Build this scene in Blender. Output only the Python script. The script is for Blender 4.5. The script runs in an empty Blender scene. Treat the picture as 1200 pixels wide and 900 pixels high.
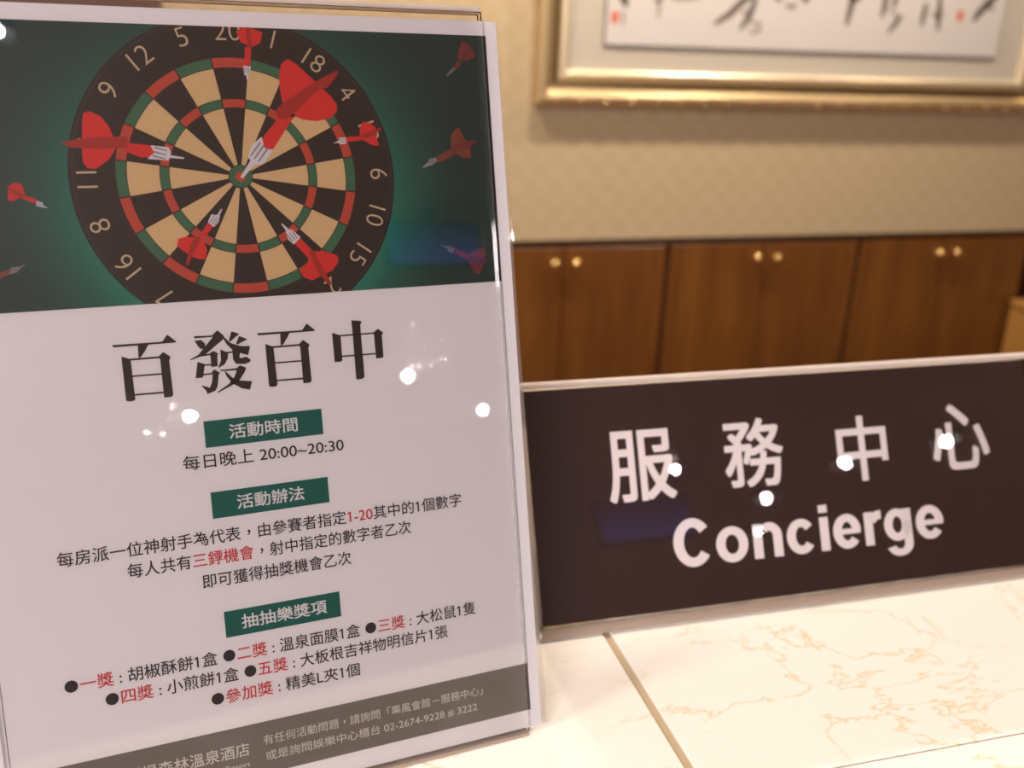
import bpy, bmesh, math, random
from mathutils import Matrix, Vector

R = math.radians
SC = bpy.context.scene
COL = SC.collection

# ------------------------------------------------------------------ camera
TOP = 1.05                      # height of the counter top above the floor (m)
cam_data = bpy.data.cameras.new('camera')
cam = bpy.data.objects.new('camera', cam_data)
COL.objects.link(cam)
SC.camera = cam
PITCH, ROLL, HEAD = R(19.857), R(2.0196), R(-15.968)
fwd = Vector((-math.sin(HEAD) * math.cos(PITCH), math.cos(HEAD) * math.cos(PITCH), -math.sin(PITCH)))
rgt0 = Vector((math.cos(HEAD), math.sin(HEAD), 0))
up0 = rgt0.cross(fwd)
rgt = math.cos(ROLL) * rgt0 + math.sin(ROLL) * up0
upv = -math.sin(ROLL) * rgt0 + math.cos(ROLL) * up0
mw = Matrix((rgt, upv, -fwd)).transposed().to_4x4()
mw.translation = Vector((0, 0, TOP + 0.2885))
cam.matrix_world = mw
cam_data.sensor_width = 36
cam_data.lens = 33.83
cam_data.clip_start = 0.02
cam_data.dof.use_dof = True
cam_data.dof.focus_distance = 0.37
cam_data.dof.aperture_fstop = 9.0

# ------------------------------------------------------------------ world, exposure, lights
world = bpy.data.worlds.new('world')
SC.world = world
world.use_nodes = True
world.node_tree.nodes['Background'].inputs[0].default_value = (0.9, 0.85, 0.8, 1)
world.node_tree.nodes['Background'].inputs[1].default_value = 0.05
SC.view_settings.view_transform = 'Standard'
SC.view_settings.look = 'None'
SC.view_settings.exposure = 0.75
SC.view_settings.gamma = 1.0
SC.view_settings.use_curve_mapping = False
try:
    SC.cycles.use_denoising = True
    SC.cycles.max_bounces = 10
    SC.cycles.transparent_max_bounces = 24
except Exception:
    pass
CEIL = TOP + 0.2885 + 1.25      # ceiling height
WARM = (1.0, 0.85, 0.67)
NEUT = (1.0, 0.90, 0.86)
PINK = (1.0, 0.90, 0.90)
# ceiling lamps: (x, y, radius, watts, colour); each gets a downlight fitting further down
LAMPS = [
    # row washing the back wall
    (0.10, 2.40, 0.045, 14, WARM), (1.05, 2.42, 0.045, 15, WARM), (2.00, 2.40, 0.045, 13, WARM), (2.95, 2.42, 0.045, 2.5, WARM),
    # over the counter
    (0.55, 0.75, 0.06, 5.0, WARM), (-0.45, 0.55, 0.06, 4.6, WARM), (1.40, 0.70, 0.06, 4.2, WARM),
    # lobby, behind the camera
    (2.49, -3.30, 0.020, 3.5, NEUT), (2.75, -2.94, 0.020, 3.5, NEUT), (3.23, -2.79, 0.020, 3.5, NEUT),
    (-0.01, -1.80, 0.012, 1.2, (0.92, 0.94, 1.0)),
    (2.68, -3.81, 0.014, 0.8, NEUT),
    (3.12, -7.02, 0.030, 14, NEUT), (1.45, -8.18, 0.032, 16, NEUT), (5.14, -9.71, 0.036, 18, NEUT),
]
# low bulb on an added cord, standing in for a ceiling downlight: (x, y, z, radius, watts, colour)
STAND_IN_BULBS = [(0.87, -0.91, TOP + 0.66, 0.008, 0.55, NEUT)]
# unseen lobby panels added for front fill and film sparkle: (x, y, width, depth, watts, colour)
ADDED_PANELS = [(-1.55, -1.9, 1.2, 1.2, 85, PINK), (-1.55, -4.2, 1.2, 1.2, 170, PINK), (-0.38, -1.75, 0.25, 0.25, 7, (0.9, 0.92, 1.0))]
DARTS = {
 'big': {'flight':[(16.4,281.3),(17.6,285.5),(20.4,287.3),(23.2,285.6),(29.6,279.4),(35.3,273.8),(37.7,270.4),(37.5,267.8),(34.6,265.2),(29.2,264.1),(24.0,264.7),(21.1,266.0),(20.4,268.6),(16.8,271.1),(16.2,276.2)],'ridge':[(13.8,266.9),(14.4,268.6),(16.7,270.7),(29.6,278.9),(38.8,283.4),(39.4,282.5),(34.7,276.9),(30.2,275.5),(20.7,266.9),(17.1,264.7),(14.7,265.2)],'shaft':[(14.7,265.2),(20.6,265.8),(11.8,253.7),(9.2,253.1),(7.6,254.1),(7.7,257.5)],'barrel':[(7.8,258.4),(8.6,254.1),(11.7,253.2),(7.4,248.0),(4.5,247.8),(2.0,250.8),(3.8,255.0)],'tip':[(3.1,249.8),(4.5,248.2),(-0.6,242.8),(-1.4,243.4)]},
 'left': {'flight':[(-54.0,264.7),(-53.4,266.9),(-51.3,267.6),(-47.9,265.8),(-45.5,262.4),(-44.4,258.7),(-42.4,257.1),(-44.2,254.1),(-46.7,250.4),(-51.2,247.4),(-54.0,247.6),(-55.3,249.8),(-55.1,255.7)],'ridge':[(-61.8,256.4),(-57.9,257.6),(-49.4,258.7),(-40.1,258.6),(-39.8,254.8),(-49.8,254.2),(-58.8,255.0)],'shaft':[(-40.3,256.4),(-32.4,255.5),(-30.8,254.0),(-31.8,251.3),(-35.8,251.1),(-40.7,253.3)],'barrel':[(-32.1,255.5),(-25.9,254.7),(-25.3,252.8),(-26.4,249.9),(-33.7,250.6),(-31.1,252.8)],'tip':[(-26.2,252.0),(-20.7,250.9),(-21.1,250.4),(-26.3,250.9)]},
 'top': {'flight':[(1.9,296.9),(4.2,298.2),(6.7,298.6),(11.6,296.9),(10.6,293.1),(7.6,291.4),(3.4,292.9)],'ridge':[(5.5,299.5),(7.1,299.5),(7.6,291.8),(5.7,290.8)],'shaft':[(4.8,291.4),(7.0,291.4),(6.0,284.5),(3.8,284.5)],'barrel':[(3.5,284.5),(6.3,284.2),(5.4,281.1),(3.5,281.0)],'tip':[(4.1,281.1),(5.1,281.1),(4.5,278.6)]},
 'right': {'flight':[(46.0,261.7),(47.6,263.9),(50.3,263.4),(52.4,261.7),(52.2,259.0),(53.2,254.6),(50.9,254.6),(47.0,256.8),(45.7,257.7)],'ridge':[(45.7,258.6),(50.5,260.4),(54.7,261.8),(54.4,260.8),(50.7,258.1),(46.1,257.3)],'shaft':[(40.3,258.0),(45.7,258.4),(46.5,256.8),(40.5,256.0)],'barrel':[(37.5,257.8),(40.1,257.9),(40.0,255.4),(37.3,255.2)],'tip':[(34.7,255.5),(37.5,256.8),(37.4,255.9)]},
 'lowleft': {'flight':[(-26.5,219.0),(-25.8,221.3),(-23.1,222.0),(-20.4,221.8),(-17.1,220.9),(-15.9,216.9),(-16.7,213.4),(-19.3,213.5),(-21.9,214.8),(-25.0,217.3)],'ridge':[(-20.1,221.8),(-17.8,221.7),(-19.2,218.6),(-23.3,211.3),(-24.1,211.8),(-22.4,217.2)],'shaft':[(-18.5,221.8),(-14.6,227.1),(-12.8,225.6),(-16.1,221.7)],'barrel':[(-14.7,227.1),(-13.2,229.9),(-10.1,229.4),(-10.7,227.0),(-12.7,225.1)],'tip':[(-11.3,229.4),(-9.4,231.9),(-9.0,231.7),(-10.5,229.0)]},
 'lowright': {'flight':[(18.4,206.8),(21.0,210.2),(22.1,213.7),(24.9,214.4),(29.3,213.8),(32.8,212.3),(33.3,210.0),(30.5,206.6),(26.7,205.0),(22.1,203.1),(19.1,204.6)],'ridge':[(22.0,214.6),(23.6,214.9),(27.3,206.8),(29.8,201.3),(28.6,200.7),(25.0,205.6),(22.1,212.8)],'shaft':[(16.4,217.9),(18.9,219.8),(23.5,214.5),(21.5,211.8)],'barrel':[(13.7,222.4),(16.0,223.2),(19.2,220.0),(16.3,217.3),(14.3,219.3)],'tip':[(12.1,225.5),(12.7,225.5),(15.5,222.7),(14.5,221.7)]},
 'farleft': {'flight':[(-80.7,237.0),(-79.9,242.1),(-77.8,243.1),(-75.8,242.7),(-74.9,239.4),(-75.6,238.3),(-79.1,236.6)],'ridge':[(-80.8,242.8),(-78.7,241.0),(-75.2,238.9),(-76.0,237.6),(-79.4,239.9)],'shaft':[(-75.9,238.9),(-71.3,237.1),(-72.2,235.6),(-76.0,237.4)],'barrel':[(-71.6,236.7),(-69.6,235.9),(-70.3,234.3),(-72.0,234.9)],'tip':[(-70.1,235.3),(-68.1,233.9),(-70.2,234.4)]},
 'faruprt': {'flight':[(88.9,290.7),(90.8,295.7),(92.3,296.2),(96.0,292.6),(96.3,289.9),(92.7,288.2),(89.2,288.4)],'ridge':[(89.8,289.3),(94.6,294.4),(95.6,294.0),(91.2,288.5)],'shaft':[(88.2,288.1),(90.2,287.5),(89.0,285.2),(86.6,285.2)],'barrel':[(86.1,285.2),(88.0,285.2),(84.9,282.5),(83.9,282.9)],'tip':[(83.9,282.9),(84.6,282.5),(83.4,281.5)]},
 'farmid': {'flight':[(83.2,254.3),(83.5,258.0),(85.2,260.7),(87.2,261.6),(88.9,257.9),(91.5,253.3),(91.8,249.6),(88.7,249.0),(85.9,250.6),(84.0,252.0)],'ridge':[(82.1,252.5),(86.2,255.2),(94.8,256.8),(92.6,254.2),(86.5,252.0),(83.4,250.7)],'shaft':[(83.1,253.0),(84.4,250.6),(77.8,247.5),(76.0,248.9),(78.1,250.7)],'barrel':[(73.1,249.0),(76.5,249.8),(76.9,248.0),(73.8,246.2)],'tip':[(69.9,245.2),(72.8,247.9),(73.9,246.6)]},
 'farlow': {'flight':[(88.9,210.9),(93.0,212.5),(95.5,211.9),(94.7,208.2),(94.0,205.4),(92.2,201.7),(89.7,201.9),(87.5,206.7)],'ridge':[(87.8,209.5),(92.7,208.3),(97.7,206.6),(92.5,205.5),(87.6,207.6)],'shaft':[(82.0,212.6),(88.3,209.9),(87.1,207.7),(81.4,210.8)],'barrel':[(78.7,214.1),(81.8,212.9),(80.9,210.8),(78.5,211.8)],'tip':[(75.3,214.6),(78.6,213.7),(78.6,212.8)]},
 'edge': {'flight':[(-90.1,208.7),(-88.4,212.3),(-85.7,212.3),(-85.7,209.9)],'ridge':[(-89.9,210.9),(-85.8,212.1),(-85.9,211.0)],'shaft':[(-85.7,212.3),(-82.3,213.4),(-82.6,211.7),(-86.0,210.1)],'barrel':[(-82.2,213.8),(-79.5,214.1),(-80.3,212.0),(-82.7,211.6)],'tip':[(-79.9,213.6),(-77.0,215.2),(-79.8,212.9)]},
}
GLYPHS = {
 'hundred': [[(-52.4,184.1),(-35.5,183.9),(-34.9,184.1),(-33.1,186.4),(-30.1,183.6),(-30.4,183.2),(-51.9,183.2)],[(-43.6,183.2),(-39.9,183.4),(-41.2,181.2),(-42.9,178.9),(-43.8,178.6)],[(-49.6,179.7),(-46.8,178.5),(-46.6,178.0),(-46.4,163.5),(-47.0,163.0),(-48.5,162.9),(-49.6,163.3)],[(-36.9,178.5),(-35.1,180.1),(-32.8,178.2),(-32.8,177.6),(-33.3,176.8),(-33.1,163.7),(-33.9,163.1),(-36.4,163.1),(-36.4,177.3)],[(-47.1,178.6),(-36.6,178.6),(-36.4,177.9),(-47.0,177.9)],[(-46.6,172.4),(-36.4,172.3),(-36.3,171.7),(-46.6,171.8)],[(-46.8,165.5),(-36.2,165.4),(-36.2,164.7),(-46.7,164.9)]],
 'issue': [[(-23.8,185.0),(-17.2,184.8),(-15.1,186.6),(-12.7,184.1),(-13.4,182.9),(-15.6,181.3),(-20.4,177.7),(-25.7,176.1),(-25.9,176.4),(-22.8,177.9),(-16.9,184.2),(-23.6,184.2)],[(-23.7,183.3),(-21.3,183.4),(-20.0,182.0),(-20.0,180.4),(-21.6,179.9),(-22.4,180.8)],[(-10.0,185.8),(-7.2,184.6),(-11.1,181.7),(-11.3,182.2)],[(-7.3,183.8),(-4.4,182.3),(-8.4,180.5),(-8.7,181.1)],[(-13.3,183.4),(-12.6,183.6),(-11.1,181.6),(-8.7,180.5),(-7.0,179.9),(-3.6,179.6),(-4.7,176.2),(-7.6,177.3),(-10.3,178.7),(-12.2,181.0)],[(-21.6,177.9),(-18.2,178.0),(-18.1,177.4),(-22.0,177.2)],[(-18.5,178.3),(-17.2,178.9),(-15.5,177.7),(-16.0,177.0),(-16.2,173.0),(-18.5,172.9)],[(-21.3,174.1),(-18.2,174.1),(-18.2,173.5),(-21.3,173.6)],[(-23.3,175.3),(-20.8,174.2),(-21.9,169.2),(-24.6,169.2)],[(-22.0,170.6),(-18.5,170.7),(-18.5,170.1),(-22.0,170.0)],[(-18.6,171.1),(-17.5,171.9),(-15.5,170.4),(-16.2,169.8),(-16.9,165.5),(-17.9,163.8),(-20.9,162.8),(-21.2,164.1),(-22.9,166.3),(-21.2,165.8),(-19.9,165.1),(-18.8,167.1),(-18.4,170.0)],[(-14.7,179.2),(-12.4,178.1),(-11.9,177.9),(-12.3,175.6),(-13.6,173.5),(-15.9,172.3),(-16.0,172.6),(-14.8,175.1)],[(-12.4,178.1),(-10.1,178.2),(-10.2,177.6),(-12.5,177.5)],[(-10.3,178.8),(-7.6,177.5),(-8.0,175.5),(-7.1,175.3),(-5.4,175.7),(-3.8,174.3),(-4.4,173.4),(-6.2,172.9),(-9.4,173.3),(-10.4,175.0)],[(-15.7,171.5),(-9.5,171.6),(-8.0,172.6),(-5.8,171.5),(-6.5,169.9),(-8.5,167.2),(-11.5,165.3),(-17.0,162.9),(-17.3,163.2),(-12.9,165.8),(-10.6,168.1),(-9.4,170.8),(-15.2,171.0)],[(-13.9,170.8),(-13.5,170.8),(-11.3,168.2),(-8.6,166.8),(-4.1,166.1),(-5.2,162.9),(-8.1,163.7),(-11.5,166.0),(-13.3,168.8)]],
 'middle': [[(36.3,186.5),(39.9,186.0),(40.5,185.4),(39.8,184.6),(39.7,181.2),(39.8,163.5),(39.0,162.8),(36.7,162.6),(36.3,163.3),(36.4,181.4)],[(28.2,182.2),(31.2,180.9),(31.5,180.1),(31.4,170.9),(30.7,170.4),(28.3,170.5)],[(44.7,180.9),(46.8,182.3),(48.9,180.6),(48.2,179.6),(48.2,170.8),(47.4,170.4),(45.1,170.4),(45.0,179.7)],[(31.1,181.0),(45.2,181.0),(45.2,180.4),(31.3,180.4)],[(31.3,172.8),(45.2,172.7),(45.1,172.1),(31.4,172.2)]],
}
INK = [([(1.121,0.142),(1.126,0.122),(1.14,0.094)],0.011),([(1.131,0.132),(1.124,0.106)],0.009),([(1.123,0.081),(1.133,0.061),(1.129,0.04)],0.004),([(1.241,0.147),(1.242,0.106),(1.245,0.067)],0.006),([(1.23,0.113),(1.256,0.117)],0.004),([(1.283,0.122),(1.379,0.128)],0.005),([(1.573,0.161),(1.516,0.122),(1.477,0.084),(1.43,0.056)],0.01),([(1.564,0.135),(1.546,0.081),(1.519,0.043)],0.009),([(1.519,0.096),(1.552,0.087)],0.006),([(1.554,0.065),(1.587,0.061),(1.586,0.042),(1.565,0.034),(1.553,0.049)],0.005),([(1.638,0.148),(1.647,0.13)],0.01),([(1.668,0.123),(1.692,0.113),(1.706,0.127)],0.007),([(1.729,0.147),(1.744,0.131)],0.01),([(1.907,0.183),(1.902,0.143),(1.897,0.103),(1.894,0.067)],0.01),([(1.888,0.153),(1.932,0.149)],0.012),([(2.02,0.178),(2.024,0.128),(2.017,0.097)],0.009),([(2.06,0.17),(2.056,0.124)],0.008),([(2.091,0.105),(2.071,0.079),(2.051,0.05)],0.008),([(2.044,0.119),(2.087,0.095)],0.004),([(2.177,0.144),(2.174,0.108),(2.172,0.074)],0.008),([(2.224,0.166),(2.234,0.105),(2.236,0.063)],0.009),([(2.206,0.114),(2.24,0.108)],0.007),([(2.458,0.197),(2.415,0.154),(2.382,0.121),(2.368,0.097)],0.012),([(2.4,0.158),(2.446,0.134)],0.006)]

# ------------------------------------------------------------------ helpers
def tag(o, label=None, cat=None, group=None, kind=None):
    if label: o['label'] = label
    if cat: o['category'] = cat
    if group: o['group'] = group
    if kind: o['kind'] = kind
    return o

def empty(name, M, label=None, cat=None, group=None):
    o = bpy.data.objects.new(name, None)
    COL.objects.link(o)
    o.empty_display_size = 0.05
    o.matrix_world = M
    return tag(o, label, cat, group)

def link(name, me, mats, parent=None, label=None, loc=None):
    o = bpy.data.objects.new(name, me)
    COL.objects.link(o)
    if not isinstance(mats, (list, tuple)): mats = [mats]
    if len(me.materials) == 0:
        for m in mats: me.materials.append(m)
    if parent is not None: o.parent = parent
    if loc is not None: o.location = loc
    if label: o['label'] = label
    return o

def from_bm(name, bm, mats, parent=None, label=None, smooth=False, loc=None):
    me = bpy.data.meshes.new(name)
    bm.to_mesh(me); bm.free()
    if smooth:
        for p in me.polygons: p.use_smooth = True
    return link(name, me, mats, parent, label, loc)

def add_box(bm, x0, x1, y0, y1, z0, z1, bevel=0.0, seg=1):
    r = bmesh.ops.create_cube(bm, size=1.0)
    vs = r['verts']
    for v in vs:
        v.co = Vector(((x0 + x1) / 2 + v.co.x * (x1 - x0), (y0 + y1) / 2 + v.co.y * (y1 - y0), (z0 + z1) / 2 + v.co.z * (z1 - z0)))
    if bevel > 0:
        es = list({e for v in vs for e in v.link_edges})
        bmesh.ops.bevel(bm, geom=es, offset=bevel, segments=seg, profile=0.5, affect='EDGES')

def box(name, dims, mats, parent=None, bevel=0.0, seg=1, label=None):
    bm = bmesh.new()
    add_box(bm, *dims, bevel=bevel, seg=seg)
    return from_bm(name, bm, mats, parent, label)

def add_lathe(bm, prof, n=24, axis='y', origin=(0, 0, 0)):
    """revolve profile [(radius, height)] about an axis through origin"""
    rings = []
    for r, h in prof:
        ring = []
        for k in range(n):
            a = 2 * math.pi * k / n
            c, s = r * math.cos(a), r * math.sin(a)
            p = (c, h, s) if axis == 'y' else (c, s, h)
            ring.append(bm.verts.new(Vector(origin) + Vector(p)))
        rings.append(ring)
    for i in range(len(rings) - 1):
        for k in range(n):
            bm.faces.new((rings[i][k], rings[i][(k + 1) % n], rings[i + 1][(k + 1) % n], rings[i + 1][k]))
    bm.faces.new(rings[0]); bm.faces.new(rings[-1])

# ------------------------------------------------------------------ materials
def mat(name, col=(0.5, 0.5, 0.5), rough=0.5, metal=0.0, coat=0.0, spec=0.5, coat_rough=0.03):
    m = bpy.data.materials.new(name); m.use_nodes = True
    b = m.node_tree.nodes['Principled BSDF']
    b.inputs['Base Color'].default_value = (*col, 1)
    b.inputs['Roughness'].default_value = rough
    b.inputs['Metallic'].default_value = metal
    b.inputs['Coat Weight'].default_value = coat
    b.inputs['Coat Roughness'].default_value = coat_rough
    b.inputs['Specular IOR Level'].default_value = spec
    return m

class N:
    """tiny node helper"""
    def __init__(s, m): s.t = m.node_tree; s.n = s.t.nodes; s.l = s.t.links; s.b = s.n.get('Principled BSDF')
    def new(s, typ, **kw):
        nd = s.n.new(typ)
        for k, v in kw.items():
            if k.startswith('i_'): nd.inputs[k[2:].replace('_', ' ')].default_value = v
            else: setattr(nd, k, v)
        return nd
    def link(s, a, b): s.l.new(a, b)
    def math(s, op, a, b=None, c=None):
        nd = s.n.new('ShaderNodeMath'); nd.operation = op
        for i, x in enumerate((a, b, c)):
            if x is None: continue
            if isinstance(x, (int, float)): nd.inputs[i].default_value = x
            else: s.l.new(x, nd.inputs[i])
        return nd.outputs[0]
    def ramp(s, fac, stops):
        nd = s.n.new('ShaderNodeValToRGB'); cr = nd.color_ramp
        while len(cr.elements) < len(stops): cr.elements.new(0.5)
        for e, (p, c) in zip(cr.elements, stops): e.position = p; e.color = (*c, 1)
        s.l.new(fac, nd.inputs[0]); return nd.outputs[0]
    def mix(s, fac, a, b, blend='MIX'):
        nd = s.n.new('ShaderNodeMix'); nd.data_type = 'RGBA'; nd.blend_type = blend
        for sock, x in ((nd.inputs[0], fac), (nd.inputs[6], a), (nd.inputs[7], b)):
            if isinstance(x, (int, float)): sock.default_value = x
            elif isinstance(x, tuple): sock.default_value = (*x, 1)
            else: s.l.new(x, sock)
        return nd.outputs[2]
    def coord(s, out='Object', scale=(1, 1, 1), loc=(0, 0, 0)):
        tc = s.n.new('ShaderNodeTexCoord'); mp = s.n.new('ShaderNodeMapping')
        mp.inputs['Scale'].default_value = scale; mp.inputs['Location'].default_value = loc
        s.l.new(tc.outputs[out], mp.inputs[0]); return mp.outputs[0]
    def noise(s, vec, scale, detail=3, rough=0.5, dist=0.0):
        nd = s.n.new('ShaderNodeTexNoise'); nd.inputs['Scale'].default_value = scale
        nd.inputs['Detail'].default_value = detail; nd.inputs['Roughness'].default_value = rough
        nd.inputs['Distortion'].default_value = dist
        s.l.new(vec, nd.inputs['Vector']); return nd.outputs[0]
    def bump(s, h, strength, dist=0.001):
        nd = s.n.new('ShaderNodeBump'); nd.inputs['Strength'].default_value = strength
        nd.inputs['Distance'].default_value = dist
        s.l.new(h, nd.inputs['Height']); return nd.outputs[0]

def sheen_sheet(name, rough=0.0, bump=None, tint=(1, 1, 1), boost=1.0):
    """clear thin sheet: see-through with a Fresnel reflection"""
    m = bpy.data.materials.new(name); m.use_nodes = True
    k = N(m); k.n.remove(k.b)
    out = k.n['Material Output']
    tr = k.new('ShaderNodeBsdfTransparent'); tr.inputs[0].default_value = (*tint, 1)
    gl = k.new('ShaderNodeBsdfGlossy'); gl.inputs['Roughness'].default_value = rough
    fr = k.new('ShaderNodeFresnel'); fr.inputs[0].default_value = 1.46
    fac = k.math('MULTIPLY', fr.outputs[0], boost)
    mx = k.new('ShaderNodeMixShader')
    k.link(fac, mx.inputs[0]); k.link(tr.outputs[0], mx.inputs[1]); k.link(gl.outputs[0], mx.inputs[2])
    k.link(mx.outputs[0], out.inputs['Surface'])
    if bump: 
        nrm, rg = bump(k); k.link(nrm, gl.inputs['Normal']); k.link(rg, gl.inputs['Roughness'])
    return m

def emit(name, col, strength):
    m = bpy.data.materials.new(name); m.use_nodes = True
    b = m.node_tree.nodes['Principled BSDF']
    b.inputs['Base Color'].default_value = (0.02, 0.02, 0.02, 1)
    b.inputs['Emission Color'].default_value = (*col, 1)
    b.inputs['Emission Strength'].default_value = strength
    return m

# marble
def make_marble():
    m = mat('cream_marble', (0.8, 0.72, 0.6), 0.16, spec=0.4)
    k = N(m)
    g = k.new('ShaderNodeNewGeometry')
    v = g.outputs['Position']
    mp = k.new('ShaderNodeMapping'); k.link(v, mp.inputs[0]); mp.inputs['Rotation'].default_value = (0, 0, 0.5); mp.inputs['Scale'].default_value = (1, 1.9, 1)
    n1 = k.noise(mp.outputs[0], 9.5, 8, 0.60, 0.5)
    vein = k.math('ABSOLUTE', k.math('SUBTRACT', n1, 0.5))
    veinm = k.ramp(vein, [(0.0, (.62, .62, .62)), (0.004, (0.34, 0.34, 0.34)), (0.013, (0, 0, 0))])
    n2 = k.noise(v, 9, 2, 0.5)
    patch = k.ramp(n2, [(0.44, (0, 0, 0)), (0.58, (1, 1, 1))])
    vm = k.mix(1.0, veinm, patch, 'MULTIPLY')
    n3 = k.noise(mp.outputs[0], 28, 5, 0.7, 1.0)
    fleck = k.ramp(n3, [(0.70, (0, 0, 0)), (0.78, (0.6, 0.6, 0.6))])
    base = k.mix(k.noise(v, 7, 4), (0.87, 0.845, 0.79), (0.84, 0.80, 0.735))
    c = k.mix(vm, base, (0.62, 0.44, 0.15))
    c2 = k.mix(fleck, c, (0.70, 0.53, 0.27))
    k.link(c2, k.b.inputs['Base Color'])
    return m
MARBLE = make_marble()
GROUT = mat('beige_grout', (0.46, 0.36, 0.23), 0.8)
SEAM = mat('brown_seam', (0.25, 0.13, 0.06), 0.8)

def make_wallpaper():
    m = mat('patterned_wallpaper', (0.5, 0.36, 0.2), 0.75, spec=0.2)
    k = N(m)
    g = k.new('ShaderNodeNewGeometry'); sx = k.new('ShaderNodeSeparateXYZ'); k.link(g.outputs['Position'], sx.inputs[0])
    P = 0.088
    fx = k.math('SINE', k.math('MULTIPLY', k.math('ADD', sx.outputs[0], sx.outputs[1]), 2 * math.pi / P))
    fz = k.math('SINE', k.math('MULTIPLY', sx.outputs[2], 2 * math.pi / P))
    chk = k.math('MULTIPLY', fx, fz)
    fine = k.math('SINE', k.math('MULTIPLY', sx.outputs[2], 2 * math.pi / 0.008))
    s = k.math('ADD', k.math('MULTIPLY', chk, 0.9), k.math('MULTIPLY', fine, 0.25))
    n = k.noise(g.outputs['Position'], 22, 3, 0.6)
    s = k.math('ADD', s, k.math('MULTIPLY', k.math('SUBTRACT', n, 0.5), 2.2))
    f = k.math('MULTIPLY_ADD', s, 0.28, 0.5)
    c = k.ramp(f, [(0.0, (0.47, 0.365, 0.225)), (1.0, (0.53, 0.43, 0.285))])
    k.link(c, k.b.inputs['Base Color'])
    k.link(k.bump(s, 0.15, 0.0006), k.b.inputs['Normal'])
    return m
WALLPAPER = make_wallpaper()
PLASTER = mat('cream_plaster', (0.62, 0.52, 0.40), 0.8)
CEILM = mat('ceiling_paint', (0.60, 0.54, 0.46), 0.9)
LOBBYM = mat('dark_lobby_wall', (0.16, 0.11, 0.075), 0.7)

def make_wood(name, c0, c1, scale=1.0, rough=0.38, seed=0.0):
    m = mat(name, c0, rough, coat=0.15, coat_rough=0.25)
    k = N(m)
    v = k.coord('Object', (9 * scale, 9 * scale, 0.7 * scale), (seed, seed * 1.7, seed * 0.6))
    n1 = k.noise(v, 1.6, 5, 0.55, 1.3)
    v2 = k.coord('Object', (60 * scale, 60 * scale, 1.2 * scale), (seed, 0, seed))
    n2 = k.noise(v2, 2.2, 4, 0.6, 0.2)
    f = k.math('ADD', k.math('MULTIPLY', n1, 0.75), k.math('MULTIPLY', n2, 0.25))
    c = k.ramp(f, [(0.32, c0), (0.52, tuple((a + b) / 2 for a, b in zip(c0, c1))), (0.68, c1)])
    k.link(c, k.b.inputs['Base Color'])
    return m
WOOD = make_wood('varnished_wood', (0.112, 0.037, 0.007), (0.215, 0.084, 0.013))
WOOD_DARK = make_wood('dark_carcass_wood', (0.07, 0.025, 0.010), (0.11, 0.04, 0.012), seed=3)
WOOD_HONEY = make_wood('honey_wood', (0.36, 0.18, 0.045), (0.48, 0.26, 0.07), seed=6)
WOOD_FLOOR = make_wood('floor_wood', (0.12, 0.06, 0.03), (0.20, 0.10, 0.05), seed=9)
BRASS = mat('brass', (0.85, 0.58, 0.24), 0.22, metal=1.0)
GOLD = mat('gold_leaf_frame', (0.86, 0.68, 0.40), 0.30, metal=0.85)
GOLD2 = mat('pale_gold_lip', (0.90, 0.78, 0.56), 0.32, metal=0.75)
BRONZE = mat('bronze_frame_groove', (0.33, 0.24, 0.13), 0.40, metal=0.8)
MAT_BOARD = mat('mat_fabric', (0.50, 0.46, 0.40), 0.8)
RICE = mat('rice_paper', (0.60, 0.57, 0.57), 0.8)
INKM = mat('calligraphy_ink', (0.13, 0.11, 0.10), 0.7)
INKG = mat('thin_calligraphy_ink', (0.32, 0.27, 0.24), 0.7)
SEALM = mat('seal_red', (0.62, 0.16, 0.10), 0.7)
BAFFLE = mat('black_lamp_baffle', (0.03, 0.026, 0.024), 0.8)
WHITE_METAL = mat('white_lamp_rim', (0.8, 0.78, 0.75), 0.4)

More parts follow.
